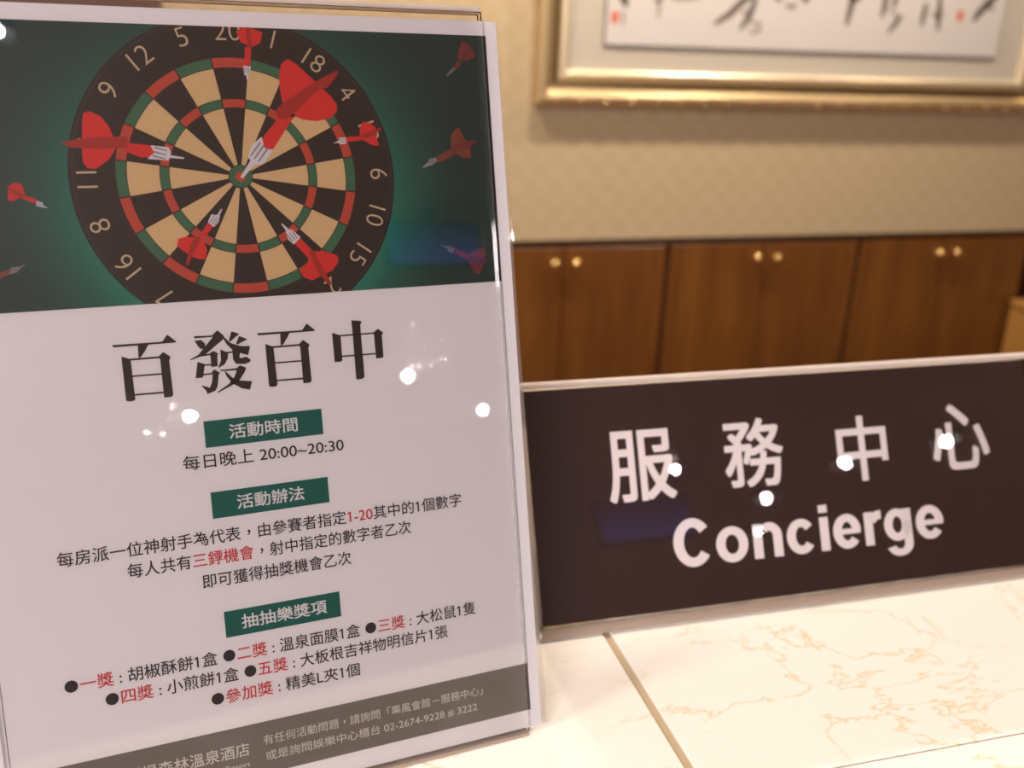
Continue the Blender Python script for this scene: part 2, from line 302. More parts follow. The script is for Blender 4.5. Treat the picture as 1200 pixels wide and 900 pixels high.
# acrylic
ACRYL = sheen_sheet('clear_acrylic', 0.0, tint=(0.99, 0.985, 0.98))
def make_glass(name, col, rough):
    m = mat(name, col, rough, spec=0.5)
    b = m.node_tree.nodes['Principled BSDF']
    b.inputs['Transmission Weight'].default_value = 1.0
    b.inputs['IOR'].default_value = 1.49
    return m
ACRYL_EDGE = make_glass('acrylic_edge', (0.97, 0.94, 0.90), 0.04)
FOLD = make_glass('acrylic_fold', (0.86, 0.78, 0.72), 0.18)
FOLD.node_tree.nodes['Principled BSDF'].inputs['Transmission Weight'].default_value = 0.55
FOLD.node_tree.nodes['Principled BSDF'].inputs['Coat Weight'].default_value = 0.6
def film_normal(k):
    """tiny tilted facets where the laminate is creased: (x, z, radius, tilt) on the sheet"""
    tc = k.new('ShaderNodeTexCoord'); tot = None
    for (x, z, r, t) in CREASES:
        d = k.new('ShaderNodeVectorMath', operation='DISTANCE'); k.link(tc.outputs['Object'], d.inputs[0])
        d.inputs[1].default_value = (x, -0.0006, z)
        f = k.math('MULTIPLY', k.math('MAXIMUM', k.math('SUBTRACT', 1.0, k.math('DIVIDE', d.outputs['Value'], r)), 0.0), t)
        tot = f if tot is None else k.math('ADD', tot, f)
    vo = k.new('ShaderNodeTexVoronoi'); vo.inputs['Scale'].default_value = 800; k.link(tc.outputs['Object'], vo.inputs['Vector'])
    sub = k.new('ShaderNodeVectorMath', operation='SUBTRACT'); k.link(vo.outputs['Color'], sub.inputs[0]); sub.inputs[1].default_value = (.5, .5, .5)
    sc = k.new('ShaderNodeVectorMath', operation='SCALE'); k.link(sub.outputs[0], sc.inputs[0]); k.link(tot, sc.inputs['Scale'])
    g = k.new('ShaderNodeNewGeometry'); ad = k.new('ShaderNodeVectorMath', operation='ADD'); k.link(g.outputs['Normal'], ad.inputs[0]); k.link(sc.outputs[0], ad.inputs[1])
    nm = k.new('ShaderNodeVectorMath', operation='NORMALIZE'); k.link(ad.outputs[0], nm.inputs[0])
    return nm.outputs[0], k.math('MINIMUM', k.math('MULTIPLY_ADD', tot, 1.2, 0.015), 0.06)
CREASES = [(-0.043, 0.158, 0.012, 0.18), (0.068, 0.176, 0.014, 0.22), (-0.099, 0.290, 0.014, 0.5), (-0.104, 0.262, 0.016, 0.4), (-0.100, 0.236, 0.016, 0.35)]
FILM = sheen_sheet('laminate_film', 0.06, bump=film_normal, boost=1.0)
MARGIN = bpy.data.materials.new('laminate_margin'); MARGIN.use_nodes = True
k = N(MARGIN); mx = k.new('ShaderNodeMixShader'); tr = k.new('ShaderNodeBsdfTransparent'); mx.inputs[0].default_value = 0.72
k.b.inputs['Base Color'].default_value = (0.42, 0.38, 0.36, 1); k.b.inputs['Roughness'].default_value = 0.25
k.link(k.b.outputs[0], mx.inputs[1]); k.link(tr.outputs[0], mx.inputs[2]); k.link(mx.outputs[0], k.n['Material Output'].inputs['Surface'])
FOLD_LOW = make_glass('acrylic_lower_fold', (0.62, 0.50, 0.40), 0.15)
FOLD_LOW.node_tree.nodes['Principled BSDF'].inputs['Transmission Weight'].default_value = 0.6
FOLD_LOW.node_tree.nodes['Principled BSDF'].inputs['Coat Weight'].default_value = 0.6
SIDE = make_glass('acrylic_side', (0.50, 0.42, 0.37), 0.12)
SIDE.node_tree.nodes['Principled BSDF'].inputs['Transmission Weight'].default_value = 0.7

# print inks
PAPER = mat('white_sheet', (0.70, 0.665, 0.68), 0.55, spec=0.3)
PAGE = mat('printed_page', (0.66, 0.625, 0.635), 0.5, spec=0.3)
def ink(name, c): return mat(name, c, 0.5, spec=0.3)
I_BLACK = ink('print_black', (0.022, 0.014, 0.012))
I_TEXT = ink('print_text_black', (0.03, 0.022, 0.025))
I_RED = ink('print_red', (0.50, 0.030, 0.030))
I_DRED = ink('print_dark_red', (0.30, 0.016, 0.013))
I_BAR = ink('print_teal_bar', (0.006, 0.095, 0.072))
I_WHITE = ink('print_white', (0.66, 0.62, 0.62))
I_CREAM = ink('print_cream', (0.56, 0.38, 0.19))
I_BRED = ink('print_board_red', (0.42, 0.055, 0.03))
I_BGREEN = ink('print_board_green', (0.035, 0.12, 0.062))
I_NUM = ink('print_numbers', (0.50, 0.38, 0.24))
I_SILV = ink('print_silver', (0.50, 0.46, 0.48))
I_SILVD = ink('print_silver_shade', (0.20, 0.17, 0.18))
I_BAND = ink('print_footer_band', (0.085, 0.070, 0.058))
I_FOOT = ink('print_footer_text', (0.52, 0.47, 0.43))
I_LINE = ink('print_page_edge', (0.10, 0.09, 0.10))
I_BROWN = ink('sign_brown', (0.030, 0.012, 0.011))
I_SIGN = ink('sign_lettering', (0.84, 0.76, 0.74))
def make_green():
    m = ink('print_green_ground', (0.02, 0.03, 0.027)); k = N(m)
    tc = k.new('ShaderNodeTexCoord')
    d = k.new('ShaderNodeVectorMath', operation='DISTANCE'); k.link(tc.outputs['Object'], d.inputs[0]); d.inputs[1].default_value = (-0.0012, 0, 0.2436)
    sx = k.new('ShaderNodeSeparateXYZ'); k.link(tc.outputs['Object'], sx.inputs[0])
    r = k.math('MULTIPLY', k.math('SUBTRACT', d.outputs['Value'], 0.0585), 1 / 0.030)
    glow = k.ramp(r, [(0.0, (1, 1, 1)), (0.35, (0.42, 0.42, 0.42)), (0.75, (0.08, 0.08, 0.08)), (1.0, (0, 0, 0))])
    low = k.math('MULTIPLY', k.math('SUBTRACT', 0.320, sx.outputs[2]), 1 / 0.13)
    g2 = k.mix(1.0, glow, low, 'MULTIPLY')
    n = k.noise(tc.outputs['Object'], 18, 3, 0.6)
    ground = k.mix(n, (0.005, 0.024, 0.021), (0.015, 0.041, 0.036))
    c = k.mix(g2, ground, (0.010, 0.185, 0.130))
    k.link(c, k.b.inputs['Base Color'])
    return m
I_GREEN = make_green()
FADE = {}
def faded(base, f, name):
    g = (0.020, 0.030, 0.027)
    return ink(name, tuple(g[i] * (1 - f) + base[i] * f for i in range(3)))

# ------------------------------------------------------------------ the room
def struct(o): o['kind'] = 'structure'; return o
YB = 2.90                       # face of the back wall
CAB_TOP = TOP + 0.2885 - 0.609
struct(box('floor', (-5, 7, -11, 3.5, -0.05, 0), WOOD_FLOOR))
struct(box('ceiling', (-5, 7, -11, 3.5, CEIL, CEIL + 0.05), CEILM))
struct(box('wall_back', (-0.175, 6.9, YB, YB + 0.12, CAB_TOP, CEIL), WALLPAPER))
struct(box('wall_left', (-5, -4.9, -11, 3.5, 0, CEIL), PLASTER))
struct(box('wall_right', (6.9, 7, -11, 3.5, 0, CEIL), PLASTER))
struct(box('wall_front', (-5, 7, -11.1, -11, 0, CEIL), LOBBYM))
struct(box('trim_1', (-4.9, -0.175, YB - 0.01, YB + 0.12, 0, CEIL), WOOD_DARK))
struct(box('wall_beneath', (2.90, 6.9, YB, YB + 0.12, 0, CAB_TOP), WOOD_DARK))['label'] = 'dark wood panelling right of the cabinets'

# ------------------------------------------------------------------ wall cabinets
def make_cabinet():
    t = empty('wall_cabinet', Matrix.Identity(4))
    W, H, Dp = 0.727, CAB_TOP, 0.45
    bm = bmesh.new()
    add_box(bm, 0, 0.018, 0, Dp, 0, H); add_box(bm, W - 0.018, W, 0, Dp, 0, H)
    add_box(bm, 0.018, W - 0.018, 0, Dp, H - 0.022, H)
    add_box(bm, 0.018, W - 0.018, 0.01, Dp, 0.0, 0.10)
    add_box(bm, 0.018, W - 0.018, Dp - 0.01, Dp, 0.10, H - 0.022)
    from_bm('body', bm, WOOD_DARK, t)
    for s in (0, 1):
        x0 = 0.010 + s * (W - 0.02) / 2 + 0.0015; x1 = 0.010 + (s + 1) * (W - 0.02) / 2 - 0.0015
        dm = [WOOD, WOOD2][s]
        d = box('door', (x0, x1, -0.018, 0.0, 0.09, H - 0.026), dm, t, bevel=0.0015)
        bm = bmesh.new()
        kx = W / 2 + (-0.0365 if s == 0 else 0.0365)
        add_lathe(bm, [(0.007, -0.018), (0.006, -0.026), (0.013, -0.030), (0.0175, -0.037), (0.0165, -0.044), (0.010, -0.049), (0.003, -0.050)], 20, 'y', (kx, 0, H - 0.076))
        from_bm('knob', bm, BRASS, d, 'round polished brass knob', smooth=True)
    return t
WOOD2 = make_wood('varnished_wood_b', (0.115, 0.037, 0.007), (0.215, 0.085, 0.015), seed=4.4)
def copy_tree(o, parent=None):
    c = o.copy(); COL.objects.link(c)
    if parent is not None: c.parent = parent; c.matrix_parent_inverse = o.matrix_parent_inverse
    for ch in list(o.children): copy_tree(ch, c)
    return c
cab0 = make_cabinet()
CABS = [(0.629, 'brown double-door cabinet nearest the white poster, under the left end of the frame'),
        (1.358, 'middle brown double-door cabinet of the row, behind the first sign characters'),
        (2.087, 'rightmost brown double-door cabinet of the row, under the right end of the frame')]
for i, (x, lab) in enumerate(CABS):
    c = cab0 if i == 0 else copy_tree(cab0)
    c.location = (x, YB + 0.022, 0)
    tag(c, lab, 'cabinet', 'brown cabinets along the back wall')

# honey coloured wooden box at the right
t = empty('wooden_chest', Matrix.Translation((2.80, 2.62, 0)), 'light honey-coloured wooden chest standing right of the dark cabinets, at the right edge', 'chest')
Hc = TOP + 0.2885 - 0.865
bm = bmesh.new(); add_box(bm, -0.035, 0.60, 0, 0.26, 0.04, Hc - 0.02, 0.003); from_bm('body', bm, WOOD_HONEY, t)
box('lid', (-0.045, 0.61, -0.01, 0.26, Hc - 0.02, Hc), WOOD_HONEY, t, bevel=0.004)
for k in (0.02, 0.55):
    box('foot', (k - 0.03, k + 0.03, 0.01, 0.25, 0, 0.04), WOOD_DARK, t)

# ------------------------------------------------------------------ framed calligraphy
ZC = TOP + 0.2885
FX0, FX1, FZ0, FZ1 = 0.865, 2.690, ZC - 0.190, ZC + 0.78
fr = empty('framed_calligraphy', Matrix.Translation((0, YB, 0)), 'gold-framed calligraphy scroll with cream mat hanging above the brown cabinets', 'picture')
def moulding(name, bm_prof, mats, parent):
    """rectangular ring: profile [(inset, y, material index)] mitred round the frame"""
    bm = bmesh.new(); rings = []
    for ins, y, mi in bm_prof:
        rings.append([bm.verts.new((x, y, z)) for x, z in ((FX0 + ins, FZ0 + ins), (FX1 - ins, FZ0 + ins), (FX1 - ins, FZ1 - ins), (FX0 + ins, FZ1 - ins))])
    for i in range(len(rings) - 1):
        for k in range(4):
            f = bm.faces.new((rings[i][k], rings[i][(k + 1) % 4], rings[i + 1][(k + 1) % 4], rings[i + 1][k])); f.material_index = bm_prof[i][2]
    bmesh.ops.recalc_face_normals(bm, faces=bm.faces)
    return from_bm(name, bm, mats, parent)
prof = [(0.0, -0.001, 0), (0.0, -0.020, 0)]
for k in range(9):                       # rounded outer bead
    a = math.pi * (1 - k / 8)
    prof.append((0.020 + 0.020 * math.cos(a), -0.024 - 0.018 * math.sin(a), 0))
prof += [(0.044, -0.020, 2), (0.066, -0.014, 2), (0.070, -0.020, 1)]
for k in range(1, 7):
    a = math.pi * (1 - k / 7)
    prof.append((0.085 + 0.014 * math.cos(a), -0.020 - 0.009 * math.sin(a), 1))
prof += [(0.100, -0.018, 1), (0.100, -0.006, 1)]
moulding('frame', prof, [GOLD, GOLD2, BRONZE], fr)
bm = bmesh.new()
nb = 22
for i in range(nb):                      # carved beads along the lower rail
    x = FX0 + 0.06 + i * (FX1 - FX0 - 0.12) / (nb - 1)
    add_lathe(bm, [(0.001, -0.008), (0.006, -0.0065), (0.009, 0.0), (0.006, 0.0065), (0.001, 0.008)], 10, 'y', (x, -0.034, FZ0 + 0.010))
ob = from_bm('bead_row', bm, GOLD, fr, 'row of small gold beads along the lower rail', smooth=True); ob['kind'] = 'stuff'
box('backing_board', (FX0 + 0.012, FX1 - 0.012, -0.004, -0.001, FZ0 + 0.012, FZ1 - 0.012), WOOD_DARK, fr)
PX0, PX1, PZ0, PZ1 = 1.078, 2.482, ZC - 0.013, ZC + 0.60
bm = bmesh.new()
for d in ((FX0 + 0.098, PX0 - 0.004, FZ0 + 0.098, FZ1 - 0.098), (PX1 + 0.004, FX1 - 0.098, FZ0 + 0.098, FZ1 - 0.098),
          (PX0 - 0.004, PX1 + 0.004, FZ0 + 0.098, PZ0 - 0.004), (PX0 - 0.004, PX1 + 0.004, PZ1 + 0.004, FZ1 - 0.098)):
    add_box(bm, d[0], d[1], -0.010, -0.005, d[2], d[3])
from_bm('mat', bm, MAT_BOARD, fr)
paper = box('calligraphy_sheet', (PX0, PX1, -0.017, -0.013, PZ0, PZ1), RICE, fr, label='pale rice paper sheet')
def ribbon(bm, pts, w):
    """brush stroke: swelling ribbon through points (x, z)"""
    P = [Vector((x, 0, z)) for x, z in pts]
    S = []
    for i in range(len(P) - 1):
        for k in range(6): S.append(P[i].lerp(P[i + 1], k / 6))
    S.append(P[-1]); n = len(S); L = []
    for i, p in enumerate(S):
        d = (S[min(i + 1, n - 1)] - S[max(i - 1, 0)]).normalized(); nn = Vector((-d.z, 0, d.x))
        ww = w * (0.55 + 0.6 * math.sin(math.pi * min(1, i / (n - 1) * 0.9 + 0.12))) * (1 + 0.12 * math.sin(i * 2.3))
        L.append((bm.verts.new(p + nn * ww + Vector((0, -0.0176, 0))), bm.verts.new(p - nn * ww + Vector((0, -0.0176, 0)))))
    for i in range(n - 1): bm.faces.new((L[i][0], L[i][1], L[i + 1][1], L[i + 1][0]))
for i, (pts, w) in enumerate(INK):
    bm = bmesh.new()
    ribbon(bm, [(x, z + ZC) for x, z in pts], w)
    from_bm('brush_stroke', bm, INKM if w > 0.0075 else INKG, paper)
random.seed(5)
for cx in (1.14, 1.30, 1.55, 1.75, 1.95, 2.12, 2.28, 2.42):   # the characters further up the sheet, above the frame of the photo
    for cz in (ZC + 0.26, ZC + 0.38, ZC + 0.50):
        bm = bmesh.new()
        for s in range(4):
            a = random.uniform(-0.5, 2.0); l = random.uniform(0.02, 0.045)
            ox, oz = random.uniform(-0.02, 0.02), random.uniform(-0.02, 0.02)
            ribbon(bm, [(cx + ox - l * math.cos(a), cz + oz - l * math.sin(a)), (cx + ox + 0.004, cz + oz), (cx + ox + l * math.cos(a + 0.2), cz + oz + l * math.sin(a + 0.2))], 0.006)
        from_bm('brush_stroke', bm, INKM, paper)
for sx_, sz_ in ((1.104, ZC + 0.064), (2.314, ZC + 0.113)):
    bm = bmesh.new(); add_box(bm, sx_ - 0.012, sx_ + 0.012, -0.0176, -0.017, sz_ - 0.016, sz_ + 0.016)
    from_bm('seal', bm, SEALM, paper, 'small red seal stamp')

# ------------------------------------------------------------------ counter
ct = empty('reception_counter', Matrix.Translation((0, 0, TOP)), 'reception counter topped with cream marble tiles under the two signs', 'counter')
GX = 0.1664; JY = 0.280; Y0, Y1 = 0.045, 0.672
bm = bmesh.new(); add_box(bm, -1.6, 2.6, Y0 + 0.004, Y1 - 0.004, -0.060, -0.0125); from_bm('top_slab', bm, GROUT, ct)
bm = bmesh.new(); add_box(bm, -1.6, 2.6, Y0 + 0.03, Y1 - 0.03, -TOP, -0.060); from_bm('counter_front', bm, WOOD_DARK, ct)
for xx in (GX - 0.6, GX, GX + 0.6, GX + 1.2):
    box('grout_joint', (xx - 0.0004, xx + 0.0041, Y0 + 0.004, Y1 - 0.004, -0.0124, -0.0014), GROUT, ct, label='wide beige grout joint')
bm = bmesh.new(); add_box(bm, -1.6, 2.6, JY - 0.0008, JY + 0.0008, -0.0124, -0.0012); from_bm('seam_joint', bm, SEAM, ct, 'thin brown seam')
xs = [-1.6, GX - 0.6, GX, GX + 0.6, GX + 1.2, 2.6]
for i in range(5):
    a, b = xs[i] + (0.0040 if i else 0), xs[i + 1] - 0.0002
    for (c, d) in ((Y0, JY - 0.0005), (JY + 0.0005, Y1)):
        box('stone_tile', (a, b, c, d, -0.012, 0), MARBLE, ct, bevel=0.0006, seg=2)

# ------------------------------------------------------------------ text and print helpers
DG = None
def text_mesh(body, em=1.0, offset=0.0, marks=(), spacing=1.0, square=True):
    fat, offset = max(offset, 0.0), min(offset, 0.0)
    cu = bpy.data.curves.new('lettering', 'FONT')
    cu.body = body; cu.size = em; cu.offset = offset; cu.space_character = spacing
    for (a, b) in marks:
        for i in range(a, b): cu.body_format[i].material_index = 1
    cu.materials.append(I_TEXT); cu.materials.append(I_RED)
    o = bpy.data.objects.new('lettering', cu); COL.objects.link(o)
    dg = bpy.context.evaluated_depsgraph_get(); dg.update()
    me = bpy.data.meshes.new_from_object(o.evaluated_get(dg))
    bpy.data.objects.remove(o, do_unlink=True); bpy.data.curves.remove(cu)
    idx = [p.material_index for p in me.polygons]
    me.materials.clear()
    bm = bmesh.new(); bm.from_mesh(me)
    bm.faces.ensure_lookup_table()
    for f, i in zip(bm.faces, idx): f.material_index = i
    if '，' in body:                       # commas sit in the middle of their square
        seen = set()
        for v0 in bm.verts:
            if v0 in seen: continue
            isl, st_ = [], [v0]; seen.add(v0)
            while st_:
                v = st_.pop(); isl.append(v)
                for e in v.link_edges:
                    w_ = e.other_vert(v)
                    if w_ not in seen: seen.add(w_); st_.append(w_)
            if max(v.co.y for v in isl) < 0.27 and min(v.co.y for v in isl) < -0.02 and max(v.co.x for v in isl) - min(v.co.x for v in isl) < 0.25:
                for v in isl: v.co.x += 0.27; v.co.y += 0.28
    seen = set()
    for v0 in list(bm.verts):              # give each figure 1 its flag
        if v0 in seen: continue
        isl, st_ = [], [v0]; seen.add(v0)
        while st_:
            v = st_.pop(); isl.append(v)
            for e in v.link_edges:
                w_ = e.other_vert(v)
                if w_ not in seen: seen.add(w_); st_.append(w_)
        if len(isl) != 4 or not any(ch == '1' for ch in body): continue
        xa, xb = min(v.co.x for v in isl), max(v.co.x for v in isl); ya, yb = min(v.co.y for v in isl), max(v.co.y for v in isl)
        if abs(ya) < 0.012 and 0.55 < yb < 0.80 and xb - xa < 0.14:
            mi = isl[0].link_faces[0].material_index
            f = bm.faces.new([bm.verts.new((x, y, 0)) for x, y in ((xa + .01, yb), (xa + .01, yb - .09), (xa - .13, yb - .17), (xa - .13, yb - .10))]); f.material_index = mi
            for v in f.verts: seen.add(v)
    if fat > 0:                            # heavier weight: the outline swept a little to every side
        D8 = [(1, 1), (1, -1), (-1, 1), (-1, -1), (1, 0), (-1, 0), (0, 1), (0, -1)] if square else [(math.cos(R(30 * k)), math.sin(R(30 * k))) for k in range(12)]
        base = bmesh.new(); base.from_mesh(me); tmp = bpy.data.meshes.new('t'); bm.to_mesh(tmp); base.free()
        for q_, (dx, dy) in enumerate(D8):
            n0 = len(bm.verts)
            bm.from_mesh(tmp); bm.verts.ensure_lookup_table()
            for v in bm.verts[n0:]: v.co.x += dx * fat; v.co.y += dy * fat; v.co.z = (q_ + 1) * 0.008
        bpy.data.meshes.remove(tmp)
    bm.to_mesh(me); bm.free()
    return me

def lettering(name, body, parent, mats, u0=None, u1=None, vc=0, em=6.0, off=0.0, d=0.2, marks=(), fit=None, label=None, spacing=1.0, square=True):
    """flat print on an upright sheet; millimetres. u0..u1 = ends of the line, vc = mid height; fit=(v0,v1) forces the height"""
    me = text_mesh(body, 1.0, off, marks, spacing, square)
    xs_ = [v.co.x for v in me.vertices]; ys_ = [v.co.y for v in me.vertices]
    x0, x1, y0, y1 = min(xs_), max(xs_), min(ys_), max(ys_)
    sx_ = (u1 - u0) / (x1 - x0)
    for v in me.vertices:
        X = u0 + (v.co.x - x0) * sx_
        Z = (fit[0] + (v.co.y - y0) * (fit[1] - fit[0]) / (y1 - y0)) if fit else vc + (v.co.y - 0.36) * em
        v.co = Vector((X, -d - v.co.z, Z)) * 0.001
    if not isinstance(mats, (list, tuple)): mats = [mats]
    for m in mats: me.materials.append(m)
    return link(name, me, mats, parent, label)

def flat(name, polys, m, parent, d, clip=None, label=None):
    """flat printed polygons (mm) at distance d in front of the sheet"""
    bm = bmesh.new()
    mats = m if isinstance(m, (list, tuple)) else [m]
    for p in polys:
        mi = 0; dd = d
        if isinstance(p, dict): mi = p['m']; dd = d + p.get('d', 0); p = p['p']
        f = bm.faces.new([bm.verts.new(Vector((x, -dd, z)) * 0.001) for x, z in p]); f.material_index = mi
    if clip: clip_bm(bm, clip)
    return from_bm(name, bm, mats, parent, label)
def clip_bm(bm, c):
    for co, no in (((c[0], 0, 0), (-1, 0, 0)), ((c[1], 0, 0), (1, 0, 0)), ((0, 0, c[2]), (0, 0, -1)), ((0, 0, c[3]), (0, 0, 1))):
        bmesh.ops.bisect_plane(bm, geom=bm.verts[:] + bm.edges[:] + bm.faces[:], plane_co=Vector(co) * 0.001, plane_no=no, clear_outer=True)
def clip_mesh(me, c):
    bm = bmesh.new(); bm.from_mesh(me); clip_bm(bm, c); bm.to_mesh(me); bm.free()

def rect(a, b, c, d): return [(a, c), (b, c), (b, d), (a, d)]
def arc_sector(cx, cz, r0, r1, a0, a1, n=6):
    A = [R(a0 + (a1 - a0) * k / n) for k in range(n + 1)]
    o = [(cx + r1 * math.cos(a), cz + r1 * math.sin(a)) for a in A]
    i = [(cx + r0 * math.cos(a), cz + r0 * math.sin(a)) for a in reversed(A)]
    return o + (i if r0 > 0 else [(cx, cz)])
def disc(cx, cz, r, n=96): return [(cx + r * math.cos(2 * math.pi * k / n), cz + r * math.sin(2 * math.pi * k / n)) for k in range(n)]

# ------------------------------------------------------------------ the poster in its acrylic stand
Mp = Matrix.Translation((0.0087, 0.3194, TOP)) @ Matrix.Rotation(R(6.909), 4, 'Z') @ Matrix.Rotation(R(-15.047), 4, 'X')
poster = empty('poster', Mp, 'white dart contest poster with dartboard picture and Chinese text, left of the dark sign', 'poster')
mm = 0.001
# stiff white sheet (rounded corners left out: they are square in the print)
bm = bmesh.new(); add_box(bm, -104.9 * mm, 106.5 * mm, 0.0, 0.35 * mm, 1.7 * mm, 304.3 * mm); from_bm('sheet', bm, PAPER, poster)
page = flat('printed_page', [rect(-101.6, 101.6, 9.6, 298.5)], PAGE, poster, 0.06)
for sgn in (1, -1):
    flat('page_edge_line', [rect(sgn * 101.6 - .15, sgn * 101.6 + .15, 9.6, 198.1)], I_LINE, poster, 0.10)
CL = (-101.6, 101.6, 198.1, 298.5)
pic = flat('picture_print', [rect(*CL)], I_GREEN, poster, 0.12, label='dark green dartboard photograph')
flat('picture_edge', [rect(100.7, 101.6, 198.1, 298.5)], I_BLACK, poster, 0.14)
BX, BZ = -1.2, 243.6
flat('board_disc', [disc(BX, BZ, 59.5)], I_BLACK, pic, 0.18, CL, label='black dartboard rim')
RO, RI, TO, TI, BO, BI = 43.73, 40.2, 28.6, 25.6, 4.2, 1.9
seg, w = [], 0.35
for k in range(20):
    a = 90 - 18 * k; dark = (k % 2 == 0)
    a0, a1 = a - 9, a + 9
    g = 0.35                                   # thin gaps stand for the wires
    for r0, r1, mi in ((TO + .25, RI - .25, 0), (BO + .25, TI - .25, 0)):
        if not dark: seg.append({'p': arc_sector(BX, BZ, r0, r1, a0, a1), 'm': mi})
    e = math.degrees(0.25 / RO)
    seg.append({'p': arc_sector(BX, BZ, RI, RO, a0 + e, a1 - e), 'm': 1 if dark else 2, 'd': .02})
    e = math.degrees(0.25 / TO)
    seg.append({'p': arc_sector(BX, BZ, TI, TO, a0 + e, a1 - e), 'm': 1 if dark else 2, 'd': .02})
seg.append({'p': disc(BX, BZ, BO, 40), 'm': 2, 'd': .02}); seg.append({'p': disc(BX, BZ, BI, 30), 'm': 1, 'd': .04})
flat('board_segments', seg, [I_CREAM, I_BRED, I_BGREEN], pic, 0.22, CL, label='cream, red and green dartboard fields')
bm = bmesh.new()
ri = [[bm.verts.new(Vector((BX + r_ * math.cos(R(k * 3)), -0.22, BZ + r_ * math.sin(R(k * 3)))) * 0.001) for k in range(120)] for r_ in (58.0, 58.25)]
for k in range(120): bm.faces.new((ri[0][k], ri[0][(k + 1) % 120], ri[1][(k + 1) % 120], ri[1][k]))
clip_bm(bm, CL)
from_bm('board_rim_line', bm, ink('print_rim_line', (0.05, 0.05, 0.045)), pic)
NUMS = [20, 1, 18, 4, 13, 6, 10, 15, 2, 17, 3, 19, 7, 16, 8, 11, 14, 9, 12, 5]
for k, nmb in enumerate(NUMS):
    me = text_mesh(str(nmb), 1.0, -0.012)
    xs_ = [v.co.x for v in me.vertices]; cxm = (min(xs_) + max(xs_)) / 2
    a = R(90 - 18 * k); rot = a - math.pi / 2; rad = 53.6; s_ = 10.2
    for v in me.vertices:
        lx, lz = (v.co.x - cxm) * s_, (v.co.y - 0.36) * s_
        X = BX + rad * math.cos(a) + lx * math.cos(rot) - lz * math.sin(rot)
        Z = BZ + rad * math.sin(a) + lx * math.sin(rot) + lz * math.cos(rot)
        v.co = Vector((X, -0.24, Z)) * mm
    clip_mesh(me, CL)
    if len(me.polygons): link('board_number', me, [I_NUM], pic)
FL = {'big': 1, 'left': 1, 'top': 1, 'right': 1, 'lowleft': 1, 'lowright': 1, 'farleft': .85, 'faruprt': .28, 'farmid': .42, 'farlow': .22, 'edge': .35}
RED, DRED, SIL, SILD = (0.55, 0.022, 0.02), (0.33, 0.02, 0.014), (0.56, 0.52, 0.54), (0.22, 0.19, 0.2)
for q, (k, dd) in enumerate(DARTS.items()):
    f = FL[k]
    if k == 'farmid': RED_ = (0.40, 0.06, 0.02)
    elif k == 'edge': RED_ = (0.45, 0.10, 0.04)
    else: RED_ = RED
    ms = [faded(RED_, f, 'dart_red'), faded(DRED, f, 'dart_dark_red'), faded(SIL, f, 'dart_silver'), faded(SILD, f, 'dart_silver_shade')]
    P = [{'p': dd['flight'], 'm': 0, 'd': 0.02}, {'p': dd['shaft'], 'm': 0}, {'p': dd['tip'], 'm': 2, 'd': 0.0}, {'p': dd['barrel'], 'm': 2, 'd': .02}, {'p': dd['ridge'], 'm': 1, 'd': .04}]
    # grooves along the barrel
    tx = sum(p[0] for p in dd['tip']) / len(dd['tip']); tz = sum(p[1] for p in dd['tip']) / len(dd['tip'])
    bx_ = sum(p[0] for p in dd['barrel']) / len(dd['barrel']); bz_ = sum(p[1] for p in dd['barrel']) / len(dd['barrel'])
    dv = Vector((bx_ - tx, bz_ - tz)).normalized(); nv = Vector((-dv.y, dv.x))
    bl = max(abs((p[0] - bx_) * dv.x + (p[1] - bz_) * dv.y) for p in dd['barrel']); bw = max(abs((p[0] - bx_) * nv.x + (p[1] - bz_) * nv.y) for p in dd['barrel'])
    for s in (-0.42, 0.05, 0.5):
        c0 = Vector((bx_, bz_)) + nv * bw * s
        pts = [c0 - dv * bl * .6 - nv * bw * .07, c0 - dv * bl * .6 + nv * bw * .07, c0 + dv * bl * .6 + nv * bw * .09, c0 + dv * bl * .6 - nv * bw * .09]
        P.append({'p': [(p.x, p.y) for p in pts], 'm': 3, 'd': .04})
    flat('dart_print', P, ms, pic, 0.30, CL, label={'big': 'large red dart in the bullseye'}.get(k))

# headline 百發百中
OFF2 = (51.7, 0.2)
for polys, nm in ((GLYPHS['hundred'], 'a'), (GLYPHS['issue'], 'b'), ([[(x + OFF2[0], z + OFF2[1]) for x, z in p] for p in GLYPHS['hundred']], 'c'), (GLYPHS['middle'], 'd')):
    flat('headline_character', polys, I_BLACK, poster, 0.16)
H_ = 22.3
U = lambda u: u - 101.6
def bar(u0, u1, v0, v1, body, a, b):
    br = flat('label_bar', [rect(U(u0), U(u1), v0 - H_, v1 - H_)], I_BAR, poster, 0.12, label='dark teal label bar')
    lettering('lettering', body, br, I_WHITE, U(a), U(b), (v0 + v1) / 2 - H_, 6.0, 0.012, 0.2)
bar(78.2, 123.0, 164.7, 174.9, '活動時間', 87.2, 113.2)
bar(78.2, 123.1, 137.1, 147.4, '活動辦法', 87.6, 113.4)
bar(78.7, 123.8, 89.8, 100.2, '抽抽樂獎項', 85.0, 118.3)
def line(body, a, b, vc, em=6.0, marks=(), m=None, off=0.005):
    return lettering('text_line', body, poster, m or [I_TEXT, I_RED], U(a), U(b), vc - H_, em, off, 0.2, marks)
line('每日晚上 20:00~20:30', 69.4, 130.6, 159.6)
s1 = '每房派一位神射手為代表，由參賽者指定1-20其中的1個數字'
line(s1, 23.0, 178.2, 130.0, 6.0, [(s1.index('1-20'), s1.index('1-20') + 4)])
s2 = '每人共有三鏢機會，射中指定的數字者乙次'
line(s2, 46.1, 155.6, 121.9, 6.0, [(4, 8)])
line('即可獲得抽獎機會乙次', 72.1, 129.8, 113.2)
